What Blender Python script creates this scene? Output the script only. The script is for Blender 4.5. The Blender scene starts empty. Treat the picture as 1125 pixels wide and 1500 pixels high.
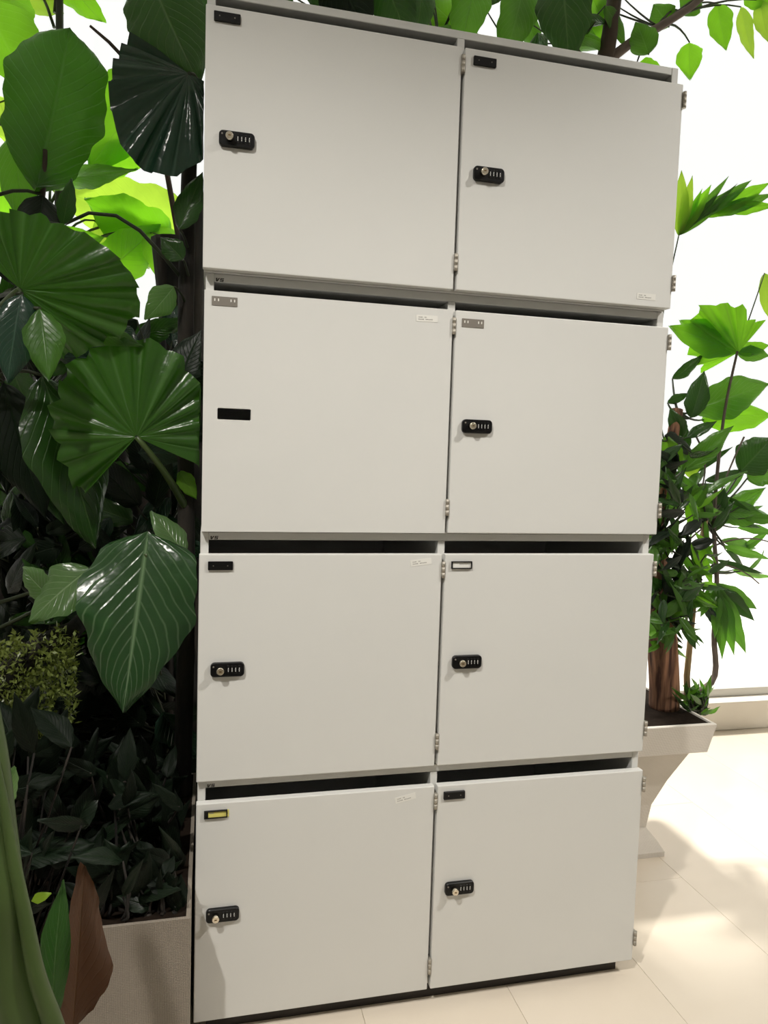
import bpy, bmesh, math, random
from mathutils import Vector, Matrix, Quaternion
random.seed(7)
S = bpy.context.scene
COL = S.collection

# ------------------------------------------------------------------ camera
CAM = Vector((0.0137, -1.1499, 0.9464))
FPX = 1072.3
ROT = (Matrix.Rotation(-0.2352, 3, 'Z') @ Matrix.Rotation(math.pi/2 - 0.0729, 3, 'X') @ Matrix.Rotation(0.031, 3, 'Z'))
cam_d = bpy.data.cameras.new('camera'); cam = bpy.data.objects.new('camera', cam_d); COL.objects.link(cam)
cam_d.sensor_fit = 'VERTICAL'; cam_d.sensor_height = 36.0; cam_d.lens = 36.0*FPX/1500.0
cam_d.clip_start = 0.02
cam.matrix_world = Matrix.Translation(CAM) @ ROT.to_4x4()
S.camera = cam

# ------------------------------------------------------------------ world, lamps, exposure
W = bpy.data.worlds.new('world'); S.world = W; W.use_nodes = True
bg = W.node_tree.nodes['Background']; bg.inputs[0].default_value = (1.0, 1.0, 0.985, 1); bg.inputs[1].default_value = 1.7

def spot(name, loc, aim, power, angle, blend, size, col):
    d = bpy.data.lights.new(name, 'SPOT'); d.energy = power; d.spot_size = math.radians(angle); d.spot_blend = blend
    d.shadow_soft_size = size; d.color = col
    o = bpy.data.objects.new(name, d); COL.objects.link(o); o.location = loc
    o.rotation_euler = (Vector(aim)-Vector(loc)).to_track_quat('-Z', 'Y').to_euler()
    return o
spot('downlight_lamp', (-0.72, -1.40, 2.62), (0.42, 0, 0.22), 285, 54, 1.0, 0.04, (1.0, 0.96, 0.89))
spot('downlight_lamp', (1.95, -1.15, 2.62), (0.42, 0, 0.22), 270, 58, 1.0, 0.04, (1.0, 0.96, 0.89))

sun_d = bpy.data.lights.new('sun', 'SUN'); sun_d.energy = 8.0; sun_d.angle = math.radians(7); sun_d.color = (1.0, .96, .88)
sun = bpy.data.objects.new('sun', sun_d); COL.objects.link(sun); sun.location = (0, 6, 8)
sun.rotation_euler = Vector((.26, -1.0, -2.35)).to_track_quat('-Z', 'Y').to_euler()
S.view_settings.view_transform = 'Standard'; S.view_settings.look = 'None'
S.view_settings.gamma = 1.0; S.view_settings.use_curve_mapping = False
S.view_settings.exposure = -0.62

def ray(px, py):
    return ROT @ Vector(((px-562.5)/FPX, -(py-750.0)/FPX, -1.0))
def at(px, py, Y):
    d = ray(px, py); return CAM + d*((Y-CAM.y)/d.y)
def px_size(p):            # metres per photograph pixel at a point of the place
    return (ROT.transposed() @ (p-CAM)).z * -1.0/FPX

# ------------------------------------------------------------------ materials
def srgb(r, g, b):
    f = lambda c: (c/255/12.92) if c/255 <= .04045 else ((c/255+.055)/1.055)**2.4
    return (f(r), f(g), f(b), 1)
class NT:
    def __init__(s, name):
        s.m = bpy.data.materials.new(name); s.m.use_nodes = True; s.t = s.m.node_tree
        s.b = s.t.nodes['Principled BSDF']; s.out = s.t.nodes['Material Output']
    def n(s, kind, **kw):
        x = s.t.nodes.new(kind)
        for k, v in kw.items(): setattr(x, k, v)
        return x
    def l(s, a, b): s.t.links.new(a, b)
    def math(s, op, a, b=None, c=None):
        x = s.n('ShaderNodeMath', operation=op)
        for i, v in enumerate((a, b, c)):
            if v is None: continue
            if isinstance(v, (int, float)): x.inputs[i].default_value = v
            else: s.l(v, x.inputs[i])
        return x.outputs[0]
    def mix(s, fac, a, b):
        x = s.n('ShaderNodeMix', data_type='RGBA')
        for i, v in ((0, fac), (6, a), (7, b)):
            if isinstance(v, (int, float, tuple)): x.inputs[i].default_value = v
            else: s.l(v, x.inputs[i])
        return x.outputs[2]
def plain(name, col, rough=.5, metal=0.0, spec=.5, noise=0.0, nscale=8, bump=0.0, bscale=200):
    t = NT(name); b = t.b
    b.inputs['Base Color'].default_value = col; b.inputs['Roughness'].default_value = rough
    b.inputs['Metallic'].default_value = metal; b.inputs['Specular IOR Level'].default_value = spec
    co = None
    if noise or bump: co = t.n('ShaderNodeTexCoord').outputs['Object']
    if noise:
        nz = t.n('ShaderNodeTexNoise'); nz.inputs['Scale'].default_value = nscale; nz.inputs['Detail'].default_value = 4
        t.l(co, nz.inputs['Vector'])
        d = tuple(c*(1-noise) for c in col[:3])+(1,); u = tuple(min(1, c*(1+noise)) for c in col[:3])+(1,)
        t.l(t.mix(nz.outputs[0], d, u), b.inputs['Base Color'])
    if bump:
        n2 = t.n('ShaderNodeTexNoise'); n2.inputs['Scale'].default_value = bscale; t.l(co, n2.inputs['Vector'])
        bp = t.n('ShaderNodeBump'); bp.inputs['Strength'].default_value = bump; bp.inputs['Distance'].default_value = .002
        t.l(n2.outputs[0], bp.inputs['Height']); t.l(bp.outputs[0], b.inputs['Normal'])
    return t.m
M = {}
M['lacquer'] = plain('lacquer', (.645, .642, .62, 1), .5, 0, .35, .025, 5, .03, 900)
M['lacquer_edge'] = plain('lacquer_edge', (.70, .665, .60, 1), .5, 0, .35)
M['black'] = plain('black_plastic', (.003, .003, .0035, 1), .35, 0, .28)
M['dark_hole'] = plain('dark_inside', (.004, .004, .004, 1), .9, 0, .1)
M['steel'] = plain('steel', (.40, .37, .32, 1), .5, .6)
M['nickel'] = plain('nickel', (.72, .66, .55, 1), .22, 1.0)
M['brass'] = plain('brass_keyway', (.16, .10, .04, 1), .4, .6)
M['grey_plate'] = plain('grey_plate', (.19, .17, .145, 1), .5)
M['white_paper'] = plain('white_paper', (.74, .73, .69, 1), .8)
M['yellow_paper'] = plain('yellow_paper', (.68, .62, .16, 1), .8)
M['ink'] = plain('ink', (.05, .045, .04, 1), .8)
M['ink_grey'] = plain('ink_grey', (.30, .29, .27, 1), .8)
M['plinth'] = plain('plinth_dark', (.018, .013, .010, 1), .6)
M['digit'] = plain('digit_white', (.72, .72, .70, 1), .6)
M['wall'] = plain('wall_paint', (.72, .70, .66, 1), .9, 0, .2, .02, 3)
M['ceiling'] = plain('ceiling_paint', (.78, .77, .74, 1), .9, 0, .2)
M['curb'] = plain('painted_curb', (.80, .75, .68, 1), .7, 0, .3, .05, 6)
M['terrace'] = plain('terrace_stone', (.85, .84, .82, 1), .8, 0, .2, .04, 2)
M['soil'] = plain('soil', (.014, .009, .006, 1), .95, 0, .1, .5, 40, .8, 60)
M['stem_green'] = plain('stem_green', (.048, .078, .020, 1), .4, 0, .4, .35, 14, .1, 40)
M['stem_dark'] = plain('stem_dark', (.022, .030, .011, 1), .5, 0, .4, .4, 20)
M['twig'] = plain('twig_brown', (.055, .038, .026, 1), .75, 0, .3, .4, 30, .4, 60)
M['twig_grey'] = plain('twig_grey', (.13, .10, .085, 1), .75, 0, .3, .4, 30, .4, 60)

def bark(name, c1, c2, sx, sz):
    t = NT(name); co = t.n('ShaderNodeTexCoord'); mp = t.n('ShaderNodeMapping'); mp.inputs['Scale'].default_value = (sx, sx, sz)
    t.l(co.outputs['Object'], mp.inputs[0]); nz = t.n('ShaderNodeTexNoise'); nz.inputs['Scale'].default_value = 1; nz.inputs['Detail'].default_value = 6
    t.l(mp.outputs[0], nz.inputs['Vector']); r = t.n('ShaderNodeValToRGB'); r.color_ramp.elements[0].position = .38; r.color_ramp.elements[1].position = .64
    r.color_ramp.elements[0].color = c1; r.color_ramp.elements[1].color = c2
    t.l(nz.outputs[0], r.inputs[0]); t.l(r.outputs[0], t.b.inputs['Base Color']); t.b.inputs['Roughness'].default_value = .85
    bp = t.n('ShaderNodeBump'); bp.inputs['Strength'].default_value = .9; bp.inputs['Distance'].default_value = .006
    t.l(nz.outputs[0], bp.inputs['Height']); t.l(bp.outputs[0], t.b.inputs['Normal'])
    return t.m
M['bark_shaded'] = bark('bark_shaded', (.005, .004, .003, 1), (.022, .016, .011, 1), 40, 9)  # near-black bark: the dim light on the left growth is in its colour
M['bark_fibre'] = bark('bark_fibre', (.05, .018, .010, 1), (.34, .17, .095, 1), 90, 6)
M['bark_tan'] = bark('bark_tan', (.12, .07, .03, 1), (.45, .32, .16, 1), 90, 6)

def linen(name, col):
    t = NT(name); co = t.n('ShaderNodeTexCoord')
    w = []
    for d in ('X', 'Z'):
        x = t.n('ShaderNodeTexWave', wave_type='BANDS', bands_direction=d); x.inputs['Scale'].default_value = 130
        x.inputs['Distortion'].default_value = 1.5; x.inputs['Detail'].default_value = 2; t.l(co.outputs['Object'], x.inputs[0]); w.append(x.outputs[1])
    h = t.math('ADD', w[0], w[1]); nz = t.n('ShaderNodeTexNoise'); nz.inputs['Scale'].default_value = 9; t.l(co.outputs['Object'], nz.inputs['Vector'])
    f = t.math('ADD', t.math('MULTIPLY', h, .2), t.math('MULTIPLY', nz.outputs[0], .6))
    t.l(t.mix(f, tuple(c*.78 for c in col[:3])+(1,), tuple(c*1.15 for c in col[:3])+(1,)), t.b.inputs['Base Color'])
    bp = t.n('ShaderNodeBump'); bp.inputs['Strength'].default_value = .35; bp.inputs['Distance'].default_value = .001
    t.l(h, bp.inputs['Height']); t.l(bp.outputs[0], t.b.inputs['Normal']); t.b.inputs['Roughness'].default_value = .9
    return t.m
M['linen'] = linen('linen_shaded', (.25, .215, .175, 1))  # base lowered to taupe to hold the shade on the left planter
M['linen_pale'] = linen('linen_pale', (.74, .69, .63, 1))

def stone(name):
    t = NT(name); co = t.n('ShaderNodeTexCoord'); oi = t.n('ShaderNodeObjectInfo')
    nz = t.n('ShaderNodeTexNoise'); nz.inputs['Scale'].default_value = 3.5; nz.inputs['Detail'].default_value = 6; nz.inputs['Distortion'].default_value = .6
    t.l(co.outputs['Object'], nz.inputs['Vector'])
    c = t.mix(nz.outputs[0], (.66, .58, .48, 1), (.78, .72, .63, 1))
    c2 = t.mix(t.math('MULTIPLY', oi.outputs['Random'], .25), c, (.66, .54, .40, 1))
    t.l(c2, t.b.inputs['Base Color']); t.b.inputs['Roughness'].default_value = .38; t.b.inputs['Specular IOR Level'].default_value = .4
    return t.m
M['floor_tile'] = stone('floor_tile')
M['grout'] = plain('grout', (.60, .50, .38, 1), .9)

def leaf_mat(name, base, vein, nv, fan=False, trans=.3, rough=.33, tcol=None, slant=.9, vw=.10, spec=.5):
    t = NT(name); uv = t.n('ShaderNodeUVMap'); uv.uv_map = 'uv'; sx = t.n('ShaderNodeSeparateXYZ'); t.l(uv.outputs[0], sx.inputs[0])
    u, v = sx.outputs[0], sx.outputs[1]
    au = t.math('ABSOLUTE', u)
    if fan: k = t.math('MULTIPLY', u, float(nv))
    else: k = t.math('MULTIPLY', t.math('SUBTRACT', v, t.math('MULTIPLY', au, slant*.4)), float(nv))
    fr = t.math('ABSOLUTE', t.math('SUBTRACT', t.math('FRACT', k), .5))
    lat = t.math('SMOOTH_MIN', 1.0, t.math('MAXIMUM', 0.0, t.math('SUBTRACT', 1.0, t.math('DIVIDE', fr, vw))), .1)
    if fan: vm = t.math('MULTIPLY', lat, .8)
    else:
        mid = t.math('MAXIMUM', 0.0, t.math('SUBTRACT', 1.0, t.math('DIVIDE', au, .055)))
        vm = t.math('MAXIMUM', mid, t.math('MULTIPLY', lat, .45))
    co = t.n('ShaderNodeTexCoord'); oi = t.n('ShaderNodeObjectInfo')
    nz = t.n('ShaderNodeTexNoise'); nz.inputs['Scale'].default_value = 14; nz.inputs['Detail'].default_value = 3; t.l(co.outputs['Object'], nz.inputs['Vector'])
    f = t.math('ADD', t.math('MULTIPLY', nz.outputs[0], .6), t.math('MULTIPLY', oi.outputs['Random'], .4))
    c = t.mix(f, tuple(x*.62 for x in base[:3])+(1,), tuple(x*1.35 for x in base[:3])+(1,))
    c = t.mix(vm, c, vein)
    t.l(c, t.b.inputs['Base Color']); t.b.inputs['Roughness'].default_value = rough; t.b.inputs['Specular IOR Level'].default_value = spec
    bp = t.n('ShaderNodeBump'); bp.inputs['Strength'].default_value = .5; bp.inputs['Distance'].default_value = .003
    nb = t.n('ShaderNodeTexNoise'); nb.inputs['Scale'].default_value = 45; nb.inputs['Detail'].default_value = 2; t.l(co.outputs['Object'], nb.inputs['Vector'])
    t.l(t.math('ADD', t.math('MULTIPLY', vm, -1.0), t.math('MULTIPLY', nb.outputs[0], 1.1)), bp.inputs['Height']); t.l(bp.outputs[0], t.b.inputs['Normal'])
    tr = t.n('ShaderNodeBsdfTranslucent')
    tc = tcol or tuple(min(1, x*2.2) for x in base[:3])+(1,)
    tm = t.mix(f, tuple(x*.6 for x in tc[:3])+(1,), tuple(min(1, x*1.3) for x in tc[:3])+(1,))
    t.l(t.mix(vm, tm, tuple(x*.75 for x in tc[:3])+(1,)), tr.inputs[0])
    ms = t.n('ShaderNodeMixShader'); ms.inputs[0].default_value = trans
    t.l(t.b.outputs[0], ms.inputs[1]); t.l(tr.outputs[0], ms.inputs[2]); t.l(ms.outputs[0], t.out.inputs[0])
    return t.m
for fan in (False, True):
    x = '_fan' if fan else ''; n = 13 if fan else 11
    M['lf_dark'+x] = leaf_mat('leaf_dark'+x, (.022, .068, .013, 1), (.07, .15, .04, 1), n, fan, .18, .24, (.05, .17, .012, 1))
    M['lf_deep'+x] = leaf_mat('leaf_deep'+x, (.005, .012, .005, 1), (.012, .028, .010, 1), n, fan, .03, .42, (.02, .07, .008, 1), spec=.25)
    M['lf_shade'+x] = leaf_mat('leaf_shade'+x, (.0035, .007, .0035, 1), (.008, .016, .007, 1), n, fan, .02, .5, (.01, .04, .005, 1), spec=.12)  # shaded copy of the leaf green, undergrowth shade put into the colour
    M['lf_blue'+x] = leaf_mat('leaf_blue'+x, (.012, .036, .022, 1), (.05, .10, .07, 1), n, fan, .07, .2, (.03, .10, .02, 1))
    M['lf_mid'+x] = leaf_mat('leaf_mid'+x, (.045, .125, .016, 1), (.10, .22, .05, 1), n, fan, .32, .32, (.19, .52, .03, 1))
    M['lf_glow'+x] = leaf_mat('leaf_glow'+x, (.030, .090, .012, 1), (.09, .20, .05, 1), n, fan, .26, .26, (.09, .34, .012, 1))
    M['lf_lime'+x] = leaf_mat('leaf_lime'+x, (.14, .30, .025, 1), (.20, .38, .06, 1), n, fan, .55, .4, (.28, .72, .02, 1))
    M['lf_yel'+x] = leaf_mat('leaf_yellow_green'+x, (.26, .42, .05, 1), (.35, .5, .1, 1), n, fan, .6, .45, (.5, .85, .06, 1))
M['lf_vein'] = leaf_mat('leaf_veined', (.020, .062, .018, 1), (.16, .26, .13, 1), 9, False, .14, .25, (.06, .2, .015, 1), 1.3, .13)
M['lf_pale'] = leaf_mat('leaf_pale', (.12, .22, .08, 1), (.3, .42, .22, 1), 9, False, .3, .25, (.2, .5, .06, 1))
M['lf_dry'] = leaf_mat('leaf_dry', (.075, .040, .022, 1), (.10, .06, .03, 1), 10, False, .25, .7, (.25, .08, .02, 1))
M['moss'] = plain('moss', (.10, .13, .025, 1), .8, 0, .3, .5, 60)

def glass_mat():
    t = NT('window_glass'); tr = t.n('ShaderNodeBsdfTransparent'); tr.inputs[0].default_value = (.98, .985, .98, 1)
    gl = t.n('ShaderNodeBsdfGlossy'); gl.inputs['Roughness'].default_value = .02
    ms = t.n('ShaderNodeMixShader'); ms.inputs[0].default_value = .04
    t.l(tr.outputs[0], ms.inputs[1]); t.l(gl.outputs[0], ms.inputs[2]); t.l(ms.outputs[0], t.out.inputs[0]); return t.m
M['glass'] = glass_mat()

# ------------------------------------------------------------------ helpers
def link(name, me, mats, parent=None, loc=None, mw=None, smooth=False):
    o = bpy.data.objects.new(name, me); COL.objects.link(o)
    for m in (mats if isinstance(mats, (list, tuple)) else [mats]):
        if m and m not in [x for x in me.materials]: me.materials.append(m)
    if smooth:
        for p in me.polygons: p.use_smooth = True
    if parent: o.parent = parent
    if loc is not None: o.location = loc
    if mw is not None: o.matrix_basis = mw if not parent else parent.matrix_world.inverted() @ mw
    return o
def tag(o, label=None, cat=None, group=None, kind=None):
    if label: o['label'] = label
    if cat: o['category'] = cat
    if group: o['group'] = group
    if kind: o['kind'] = kind
    return o
def empty(name, loc, label, cat, group=None):
    o = bpy.data.objects.new(name, None); COL.objects.link(o); o.location = loc; o.empty_display_size = .05
    o.matrix_world = Matrix.Translation(loc)
    return tag(o, label, cat, group)
def bm_mesh(bm, name):
    bmesh.ops.recalc_face_normals(bm, faces=bm.faces); me = bpy.data.meshes.new(name); bm.to_mesh(me); bm.free(); return me
def box_bm(bm, x0, x1, y0, y1, z0, z1, mi=0, bevel=0, seg=2):
    r = bmesh.ops.create_cube(bm, size=1); vs = r['verts']
    for v in vs: v.co = Vector(((x0+x1)/2+v.co.x*(x1-x0), (y0+y1)/2+v.co.y*(y1-y0), (z0+z1)/2+v.co.z*(z1-z0)))
    fs = {f for v in vs for f in v.link_faces}
    for f in fs: f.material_index = mi
    if bevel:
        es = {e for v in vs for e in v.link_edges}
        bmesh.ops.bevel(bm, geom=list(es), offset=bevel, segments=seg, affect='EDGES', profile=.5)
def box_mesh(name, x0, x1, y0, y1, z0, z1, bevel=0, seg=2):
    bm = bmesh.new(); box_bm(bm, x0, x1, y0, y1, z0, z1, 0, bevel, seg); return bm_mesh(bm, name)
def tube_bm(bm, pts, rads, n=8, mi=0, cap=True):
    pts = [Vector(p) for p in pts]; rings = []; up = Vector((.3, .2, 1)).normalized(); N = None
    for i, p in enumerate(pts):
        t = (pts[min(i+1, len(pts)-1)]-pts[max(i-1, 0)]).normalized()
        if N is None: N = t.orthogonal().normalized()
        N = (N - t*N.dot(t)).normalized(); B = t.cross(N)
        rings.append([bm.verts.new(p+(N*math.cos(a)+B*math.sin(a))*rads[i]) for a in [2*math.pi*k/n for k in range(n)]])
    for a, b in zip(rings, rings[1:]):
        for k in range(n):
            f = bm.faces.new((a[k], a[(k+1) % n], b[(k+1) % n], b[k])); f.material_index = mi; f.smooth = True
    if cap:
        for r in (rings[0][::-1], rings[-1]):
            f = bm.faces.new(r); f.material_index = mi
def bez(a, b, c, n=8):
    return [a*(1-t)**2+b*2*t*(1-t)+c*t*t for t in [i/n for i in range(n+1)]]
def tube(name, pts, r0, r1, mat, parent=None, n=8):
    bm = bmesh.new(); m = len(pts)-1
    o = (parent.matrix_world.inverted() if parent else Matrix.Identity(4))
    tube_bm(bm, [o @ Vector(p) for p in pts], [r0+(r1-r0)*i/m for i in range(m+1)], n)
    return link(name, bm_mesh(bm, name), mat, parent)

# ------------------------------------------------------------------ the room
YB = 1.08                                     # inner face of the window wall
XL, XR, YF, ZC = -1.35, 2.75, -3.2, 2.85
fl = tag(link('floor', box_mesh('floor', XL-.1, XR+.1, YF-.1, YB+.2, -.08, -.002), M['grout']), 'pale beige stone floor laid in long slabs', None, None, 'structure')
slab_cache = {}
x = .82-.27*9; ci = 0
while x < XR:
    y = YF - .4 - (.33 if ci % 2 else .0); x0, x1 = max(x, XL), min(x+.27, XR)
    while y < YB and x1-x0 > .02:
        y0, y1 = max(y, YF), min(y+1.05, YB+.15)
        if y1-y0 > .02:
            key = (round(x1-x0, 4), round(y1-y0, 4))
            if key not in slab_cache:
                slab_cache[key] = box_mesh('slab', .0003, x1-x0-.0003, .0003, y1-y0-.0003, -.014, 0, .0004, 1)
            link('slab', slab_cache[key], M['floor_tile'], fl, (x0, y0, 0))
        y += 1.05
    x += .27; ci += 1
tag(link('ceiling', box_mesh('ceiling', XL-.1, XR+.1, YF-.1, YB+.2, ZC, ZC+.1), M['ceiling']), 'plain white ceiling', None, None, 'structure')
tag(link('wall_left', box_mesh('wall_left', XL-.1, XL, YF, YB, 0, ZC), M['wall']), 'plain off white side wall', None, None, 'structure')
tag(link('wall_right', box_mesh('wall_right', XR, XR+.1, YF, YB, 0, ZC), M['wall']), 'plain off white wall beside the window', None, None, 'structure')
tag(link('wall_front', box_mesh('wall_front', XL-.1, XR+.1, YF-.1, YF, 0, ZC), M['wall']), 'plain off white wall facing the lockers', None, None, 'structure')
tag(link('trim_1', box_mesh('trim_1', XL, XR, YB, YB+.15, 0, .105, .004), M['curb']), 'low beige curb under the big window', None, None, 'structure')
win = tag(bpy.data.objects.new('window_1', None), 'wide floor to ceiling window, blown out white', None, None, 'structure'); COL.objects.link(win)
win.location = (0, YB+.09, .105); win.matrix_world = Matrix.Translation(win.location)
edges = [XL, -.66, .60, XR]
for a, b in zip(edges, edges[1:]):
    link('pane', box_mesh('pane', a+.02, b-.02, -.004, .004, .03, ZC-.105-.03), M['glass'], win)
for e in edges:
    link('mullion', box_mesh('mullion', max(XL, e-.02), min(XR, e+.02), -.03, .03, 0, ZC-.105, .003), M['wall'], win)
link('frame_rail', box_mesh('frame_rail', XL, XR, -.03, .03, 0, .03, .003), M['wall'], win)
link('frame_rail', box_mesh('frame_rail', XL, XR, -.03, .03, ZC-.135, ZC-.105, .003), M['wall'], win)
tag(link('ground', box_mesh('ground', -9, 12, YB+.2, 14, -.2, -.03), M['terrace']), 'bright terrace outside the window', None, None, 'structure')

# ------------------------------------------------------------------ lockers
BASE = .03; WID = .7904; XLD, XRD = .3924, .3979; DT = .014
zb = [0, .3972, .7955, 1.1914, 1.6005]; zt = [.3636, .7602, 1.1607, 1.567]
dxs = [0, -.0003, .0026, -.0004]; dys = [0, .0045, .0045, -.002]
def rounded(w, h, r, n=5):
    p = []
    for cx, cz, a0 in ((w/2-r, h/2-r, 0), (-w/2+r, h/2-r, 90), (-w/2+r, -h/2+r, 180), (w/2-r, -h/2+r, 270)):
        for k in range(n+1):
            a = math.radians(a0+90*k/n); p.append((cx+r*math.cos(a), cz+r*math.sin(a)))
    return p
def plate_bm(bm, w, h, r, y0, y1, mi=0, bev=0, cx=0, cz=0):
    pts = rounded(w, h, r); ins = rounded(w-2*bev, h-2*bev, max(r-bev, .0004)) if bev else pts
    back = [bm.verts.new((cx+x, y0, cz+z)) for x, z in pts]
    mid = [bm.verts.new((cx+x, y1+bev, cz+z)) for x, z in pts] if bev else None
    fr = [bm.verts.new((cx+x, y1, cz+z)) for x, z in ins]
    rings = [back]+([mid] if bev else [])+[fr]
    for a, b in zip(rings, rings[1:]):
        for k in range(len(a)):
            f = bm.faces.new((a[k], a[(k+1) % len(a)], b[(k+1) % len(a)], b[k])); f.material_index = mi
    for r_ in (back, fr):
        f = bm.faces.new(r_); f.material_index = mi
def cyl_y(bm, cx, cz, r, y0, y1, n=20, mi=0, bev=0):
    prof = [(r, y0), (r, y1+bev), (r-bev, y1)] if bev else [(r, y0), (r, y1)]
    rings = [[bm.verts.new((cx+q*math.cos(2*math.pi*k/n), y, cz+q*math.sin(2*math.pi*k/n))) for k in range(n)] for q, y in prof]
    for a, b in zip(rings, rings[1:]):
        for k in range(n):
            f = bm.faces.new((a[k], a[(k+1) % n], b[(k+1) % n], b[k])); f.material_index = mi; f.smooth = True
    for r_ in (rings[0], rings[-1]):
        f = bm.faces.new(r_); f.material_index = mi
def door_mesh(w, h, hole=None):
    if not hole: return box_mesh('door', 0, w, 0, DT, 0, h, .0014, 2)
    bm = bmesh.new(); cx, cz, hw, hh = hole
    outer = [(0, 0), (w, 0), (w, h), (0, h)]; inner = [(cx+x, cz+z) for x, z in rounded(hw, hh, .0022, 3)]
    es = []
    for loop in (outer, inner):
        vs = [bm.verts.new((x, 0, z)) for x, z in loop]
        es += [bm.edges.new((vs[i], vs[(i+1) % len(vs)])) for i in range(len(vs))]
    bmesh.ops.triangle_fill(bm, use_beauty=True, use_dissolve=False, edges=es)
    r = bmesh.ops.extrude_face_region(bm, geom=bm.faces[:])
    for v in [g for g in r['geom'] if isinstance(g, bmesh.types.BMVert)]: v.co.y += DT
    return bm_mesh(bm, 'door')
# shared small parts (front faces towards -y, door front at y = 0)
bm = bmesh.new(); plate_bm(bm, .052, .0225, .0062, 0, -.0062, 0, .0012); LOCK = bm_mesh(bm, 'combination_lock'); LOCK.materials.append(M['black'])
bm = bmesh.new(); cyl_y(bm, 0, 0, .0056, -.006, -.0165, 24, 0, .0007)
box_bm(bm, -.0019, .0019, -.0168, -.0160, -.0009, .0009, 1)
CYLN = bm_mesh(bm, 'key_cylinder'); CYLN.materials.append(M['nickel']); CYLN.materials.append(M['brass'])
bm = bmesh.new(); box_bm(bm, -.0021, .0021, -.0071, -.0058, -.0065, .0065, 0, .0005, 1)
for s in (-1, 1): box_bm(bm, -.0004, .0006, -.0073, -.0070, s*.0021-.0009, s*.0021+.0009, 1)
box_bm(bm, -.0009, .0009, -.0073, -.0070, -.0003, .0004, 1)
DIAL = bm_mesh(bm, 'dial'); DIAL.materials.append(M['black']); DIAL.materials.append(M['digit'])
bm = bmesh.new(); cyl_y(bm, 0, 0, .0013, -.006, -.0072, 10); PIN = bm_mesh(bm, 'reset_button'); PIN.materials.append(M['grey_plate'])
bm = bmesh.new(); plate_bm(bm, .038, .0135, .0012, 0, -.0035, 0, .0005)
for s in (-1, 1): cyl_y(bm, s*.0108, 0, .0009, -.0034, -.0042, 8, 1)
PLATE = bm_mesh(bm, 'name_plate'); PLATE.materials.append(M['black']); PLATE.materials.append(M['grey_plate'])
bm = bmesh.new(); plate_bm(bm, .038, .0135, .0004, 0, -.0008)
for xx in (-.0145, -.009, .0095, .0148): plate_bm(bm, .0017, .004, .0006, -.0007, -.0012, 1, 0, xx, .0015)
GPLATE = bm_mesh(bm, 'name_plate'); GPLATE.materials.append(M['grey_plate']); GPLATE.materials.append(M['white_paper'])
bm = bmesh.new()
for a in ((-.0180, .0180, .0047, .0062), (-.0180, .0180, -.0062, -.0047), (-.0180, -.0163, -.0047, .0047), (.0163, .0180, -.0047, .0047)):
    box_bm(bm, a[0], a[1], -.0035, 0, a[2], a[3])
FRAME = bm_mesh(bm, 'name_plate'); FRAME.materials.append(M['black'])
def print_strokes(bm, rows, y, mi):
    rr = random.Random(3)
    for z, x0, x1, h in rows:
        xx = x0
        while xx < x1:
            w = rr.uniform(.0006, .0012); box_bm(bm, xx, min(xx+w, x1), y-.0001, y, z-h*rr.uniform(.3, .5), z+h*rr.uniform(.3, .5), mi); xx += w+.00035
bm = bmesh.new(); box_bm(bm, -.0165, .0165, -.0016, -.0006, -.005, .005, 0); print_strokes(bm, [(.0016, -.004, .0145, .0024)], -.0016, 1)
PAPER = bm_mesh(bm, 'paper_insert'); PAPER.materials.append(M['white_paper']); PAPER.materials.append(M['ink_grey'])
bm = bmesh.new(); box_bm(bm, -.0115, .0165, -.0016, -.0006, -.005, .005, 0); box_bm(bm, -.0165, -.0115, -.0018, -.0006, -.005, .005, 1)
box_bm(bm, .0180, .0205, -.0012, -.0002, -.0058, .0058, 0); print_strokes(bm, [(.0022, -.0095, -.003, .0024)], -.0016, 2)
YPAPER = bm_mesh(bm, 'paper_insert'); [YPAPER.materials.append(M[k]) for k in ('yellow_paper', 'black', 'ink_grey')]
bm = bmesh.new(); box_bm(bm, -.018, .018, -.0003, 0, -.0052, .0052, 0)
print_strokes(bm, [(.0017, -.0145, -.0075, .0018), (.0017, -.0045, -.001, .0018), (-.0017, -.0145, -.0055, .0018), (-.0017, -.0025, .0095, .0018)], -.0003, 1)
STICK = bm_mesh(bm, 'sticker'); STICK.materials.append(M['white_paper']); STICK.materials.append(M['ink_grey'])
bm = bmesh.new()
for k, (a, b) in enumerate(((-.0135, -.0047), (-.0046, .0046), (.0047, .0135))):
    tube_bm(bm, [(0, 0, a), (0, 0, b)], [.0032, .0032], 14)
box_bm(bm, -.0022, .0022, -.0014, .014, -.0125, .0125, 0)
HINGE = bm_mesh(bm, 'hinge'); HINGE.materials.append(M['steel'])
bm = bmesh.new(); q = .0105   # the two letters VS, slanted, a flat print
def poly(pts):
    f = bm.faces.new([bm.verts.new((x*.0044+z*.0012, 0, z*.0054)) for x, z in pts]); return f
poly([(0, 1), (.5, 1), (.62, .45), (.62, 0), (.3, 0)]); poly([(.62, 0), (.62, .45), (.9, 1), (1.35, 1), (.82, 0)])
for a in ([(1.55, 1), (2.75, 1), (2.75, .76), (1.55, .76)], [(1.55, .76), (1.9, .76), (1.9, .62), (1.55, .62)], [(1.55, .62), (2.75, .62), (2.75, .38), (1.55, .38)], [(2.4, .38), (2.75, .38), (2.75, .24), (2.4, .24)], [(1.55, .24), (2.75, .24), (2.75, 0), (1.55, 0)]): poly(a)
LETTERS = bm_mesh(bm, 'maker_letters'); LETTERS.materials.append(M['ink'])

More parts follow.
